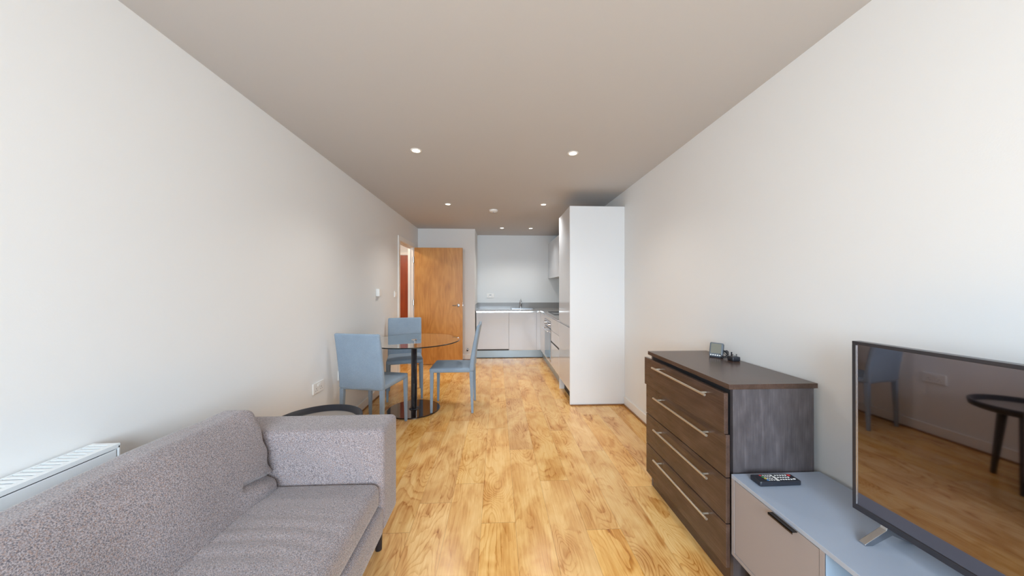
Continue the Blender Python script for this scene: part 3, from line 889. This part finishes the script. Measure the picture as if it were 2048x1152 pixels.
# energy monitor, adapter
t = thing('energy_monitor', 'small grey digital energy monitor tilted on its stand on the dark chest', 'energy monitor', (0, 0, 0))
bm = softbox((0, 0, .046), (.036, .010, .043), .006, (8, 4, 8))
bmesh.ops.rotate(bm, verts=bm.verts, cent=(0, 0, 0), matrix=Matrix.Rotation(math.radians(-17), 3, 'X'))
link('case', bm, plain('monitor_case', srgb(96, 104, 112), .35), t, smooth=True)
R17 = Matrix.Rotation(math.radians(-17), 3, 'X')
def tilt(bm): bmesh.ops.rotate(bm, verts=bm.verts, cent=(0, 0, 0), matrix=R17); return bm
link('back_shell', tilt(bx(-.034, .034, .004, .022, .006, .086)), M_gunmetal, t, bevel=.004)
link('screen', tilt(bx(-.027, .027, -.0108, -.0098, .024, .082)), M_lcd, t)
for k in range(5):
    x = -.024+.012*k
    link('button', tilt(bx(x-.0035, x+.0035, -.0115, -.0095, .010, .016)), M_plastic_w, t)
link('foot', bx(-.030, .030, -.014, .040, 0, .006), M_gunmetal, t, bevel=.002)
t.location = (1.318, 1.862, CT); t.rotation_euler = (0, 0, math.radians(-52))

t = thing('power_adapter', 'black plug adapter lying pins-up on the chest with its coiled cable', 'power adapter', (1.365, 1.775, CT))
px, py = 1.362, 1.772
bm = softbox((px, py, CT+.013), (.023, .023, .013), .004, (6, 6, 4)); link('body', bm, M_gunmetal, t, smooth=True)
for dx, dy, h in ((-.011, -.008, .014), (.011, -.008, .014), (-.004, .012, .022)):
    link('pin', bx(px+dx-.003, px+dx+.003, py+dy-.002, py+dy+.002, CT+.026, CT+.026+h), M_gunmetal if h > .02 else M_steel, t)
bm = B(); pts = []
rr = random.Random(5)
for i in range(150):
    a = i/150*2*PI*5.2
    r = .020+.008*math.sin(i*.11)
    pts.append((1.352+r*math.cos(a)*.8, 1.835+r*math.sin(a)*1.1, CT+.026+.018*math.sin(a*1.0+i*.013)+.003*math.sin(i*.4)))
pts = [(1.346, 1.872, CT+.035), (1.350, 1.862, CT+.055)]+pts+[(1.360, 1.805, CT+.012), (px, py+.022, CT+.010)]
tube(bm, pts, .0017, 6); link('cable', bm, M_rubber, t, smooth=True)

# ================================================================== TV STAND
TX0, TX1, TY0, TY1, TT, TB = 1.004, 1.402, -.30, 1.322, .505, .162
t = thing('tv_stand', 'low blue-grey TV stand with a drop door and open shelf bay on dark legs', 'tv stand', (1.2, .5, 0))
th = .016
link('top', bx(TX0, TX1, TY0, TY1, TT-th, TT), M_stand, t, bevel=.001)
link('side_panel', bx(TX0, TX1, TY1-th, TY1, TB, TT-th), M_standd, t, bevel=.001)
link('side_panel', bx(TX0, TX1, TY0, TY0+th, TB, TT-th), M_standd, t, bevel=.001)
link('bottom_panel', bx(TX0, TX1, TY0+th, TY1-th, TB, TB+th), M_standd, t, bevel=.001)
link('back_panel', bx(TX1-.008, TX1-.001, TY0+th, TY1-th, TB+th, TT-th), M_standin, t)
for y in (.948, .10):
    link('divider', bx(TX0+.001, TX1-.01, y-.016, y, TB+th, TT-th), M_standin if y > .5 else M_standd, t)
    if y > .5: link('divider_edge', bx(TX0, TX0+.003, y-.016, y, TB+th, TT-th), M_standd, t)
link('shelf', bx(TX0+.02, TX1-.01, .10, .932, .32, .334), M_standin, t)
for (a, b, hy0, hy1) in ((.950, TY1-th-.002, 1.022, 1.118), (TY0+th+.002, .082, -.14, -.05)):
    d = link('door', bx(TX0+.001, TX0+.017, a, b, TB+th+.002, TT-th-.003), M_standd, t, bevel=.0008)
    bm = B(); box(bm, TX0-.018, TX0+.006, hy0, hy1, TT-th-.0065, TT-th-.004); box(bm, TX0-.018, TX0-.016, hy0, hy1, TT-th-.012, TT-th-.004)
    link('pull_tab', bm, M_bronze, d)
for y in (1.27, -.25):
    for x in (TX0+.04, TX1-.07):
        link('leg', bx(x, x+.025, y-.025, y, 0, TB), M_black, t)
    link('leg_crossbar', bx(TX0+.065, TX1-.07, y-.022, y-.003, TB-.02, TB), M_black, t)

# ================================================================== TELEVISION
VX, VY1, VZ0, VZ1, VW = 1.204, 1.026, .559, 1.124, .965
VY0 = VY1-VW
t = thing('television', 'large flat screen television on the blue-grey stand, screen off and reflecting the room', 'television', (1.22, .54, TT))
bm = B(); b_ = .011
box(bm, VX, VX+.030, VY0, VY1, VZ1-b_, VZ1); box(bm, VX, VX+.030, VY0, VY1, VZ0, VZ0+.018)
box(bm, VX, VX+.030, VY0, VY0+b_, VZ0+.018, VZ1-b_); box(bm, VX, VX+.030, VY1-b_, VY1, VZ0+.018, VZ1-b_)
link('bezel', bm, M_tvb, t, bevel=.0012)
link('inner_trim', bx(VX+.0005, VX+.004, VY1-b_-.0022, VY1-b_, VZ0+.020, VZ1-b_-.002), M_alu, t)
link('screen', bx(VX+.003, VX+.010, VY0+b_, VY1-b_-.0022, VZ0+.018, VZ1-b_), M_screen, t)
link('back_cover', softbox((VX+.040, (VY0+VY1)/2, (VZ0+VZ1)/2-.04), (.018, VW/2-.06, .20), .01, (4, 12, 10)), M_black, t, smooth=True)
link('back_plate', bx(VX+.011, VX+.029, VY0+b_, VY1-b_, VZ0+.019, VZ1-b_-.001), M_black, t)
for yc in (.940, .15):
    bm = B()
    prism(bm, [(VX-.070, TT), (VX-.070, TT+.006), (VX+.000, TT+.046), (VX+.004, VZ0+.002), (VX+.030, VZ0+.002), (VX+.034, TT+.046), (VX+.105, TT+.006), (VX+.105, TT), (VX+.085, TT), (VX+.020, TT+.030), (VX-.045, TT)], yc-.009, yc+.009)
    link('stand_foot', bm, M_steel, t, bevel=.001)

# ================================================================== REMOTE
t = thing('remote_control', 'black remote control with white and coloured buttons on the TV stand', 'remote control', (0, 0, 0))
def rf(p):
    s = p.x/.087
    if p.z > 0: p.z += .002*(1-s)*.5
    p.y *= 1-.06*max(0, s)
    return p
link('body', softbox((0, 0, .0105), (.087, .0265, .0095), .004, (16, 8, 4), rf), M_gunmetal, t, smooth=True)
def btn(x, y, w, h, m, z=.0185):
    link('button', bx(x-w/2, x+w/2, y-h/2, y+h/2, z, z+.0035), m, t)
M_r, M_g_, M_y, M_b = (plain('button_'+n, c, .4) for n, c in (('red', srgb(215, 60, 60)), ('green', srgb(60, 170, 90)), ('yellow', srgb(225, 205, 80)), ('blue', srgb(70, 150, 220))))
for k, m in enumerate((M_r, M_g_, M_y, M_b)): btn(-.052+.002*k, .016-.0105*k, .008, .007, m)
cxs = [-.040, -.030, -.020]
for x in cxs:
    for y in (.016, .0055, -.0055, -.016): btn(x, y, .006, .0045, M_plastic_w)
btn(-.006, -.016, .012, .009, M_plastic_w); btn(-.008, .015, .010, .008, M_plastic_w); btn(-.004, .0, .010, .016, M_plastic_w)
for x in (.010, .021, .032, .043, .054):
    for y in (.014, .0, -.014): btn(x, y, .006, .005, M_plastic_w)
btn(.068, .014, .010, .008, M_r); btn(.068, -.012, .009, .005, M_plastic_w)
t.location = (1.140, 1.254, TT); t.rotation_euler = (0, 0, math.radians(0))

# ================================================================== LIGHT
w = bpy.data.worlds.new('world'); scene.world = w; w.use_nodes = True
bg = w.node_tree.nodes['Background']
bg.inputs['Color'].default_value = (.74, .86, 1, 1); bg.inputs['Strength'].default_value = .9
ld = bpy.data.lights.new('window_daylight', 'AREA'); ld.shape = 'RECTANGLE'; ld.size = 3.4; ld.size_y = 2.4
ld.energy = 505; ld.color = (.71, .86, 1)
lo = bpy.data.objects.new('window_daylight', ld); col.objects.link(lo)
lo.location = (0, YR-.75, 1.95); lo.rotation_euler = (math.radians(63), 0, 0)
# unseen point light added to brighten the hallway and its door
ld = bpy.data.lights.new('hall_fill', 'POINT'); ld.energy = 30; ld.color = (1, .88, .75); ld.shadow_soft_size = .06
lo = bpy.data.objects.new('hall_fill', ld); col.objects.link(lo); lo.location = (-2.2, 5.0, 2.3)

# ================================================================== CAMERA
F = 635.0
cd = bpy.data.cameras.new('camera'); cam = bpy.data.objects.new('camera', cd); col.objects.link(cam)
cd.sensor_fit = 'HORIZONTAL'; cd.sensor_width = 36; cd.lens = 36*F/2048; cd.clip_start = .02
cam.location = (0, 0, 1.3)
cam.rotation_euler = (math.radians(90)+.003, 0, -.046)
scene.camera = cam

scene.view_settings.view_transform = 'Standard'
scene.view_settings.look = 'None'
scene.view_settings.exposure = 0
scene.cycles.max_bounces = 12
scene.cycles.diffuse_bounces = 8
scene.cycles.glossy_bounces = 5
scene.cycles.transmission_bounces = 8
scene.cycles.caustics_reflective = False
scene.cycles.caustics_refractive = False
scene.cycles.sample_clamp_indirect = 4
scene.cycles.use_denoising = True
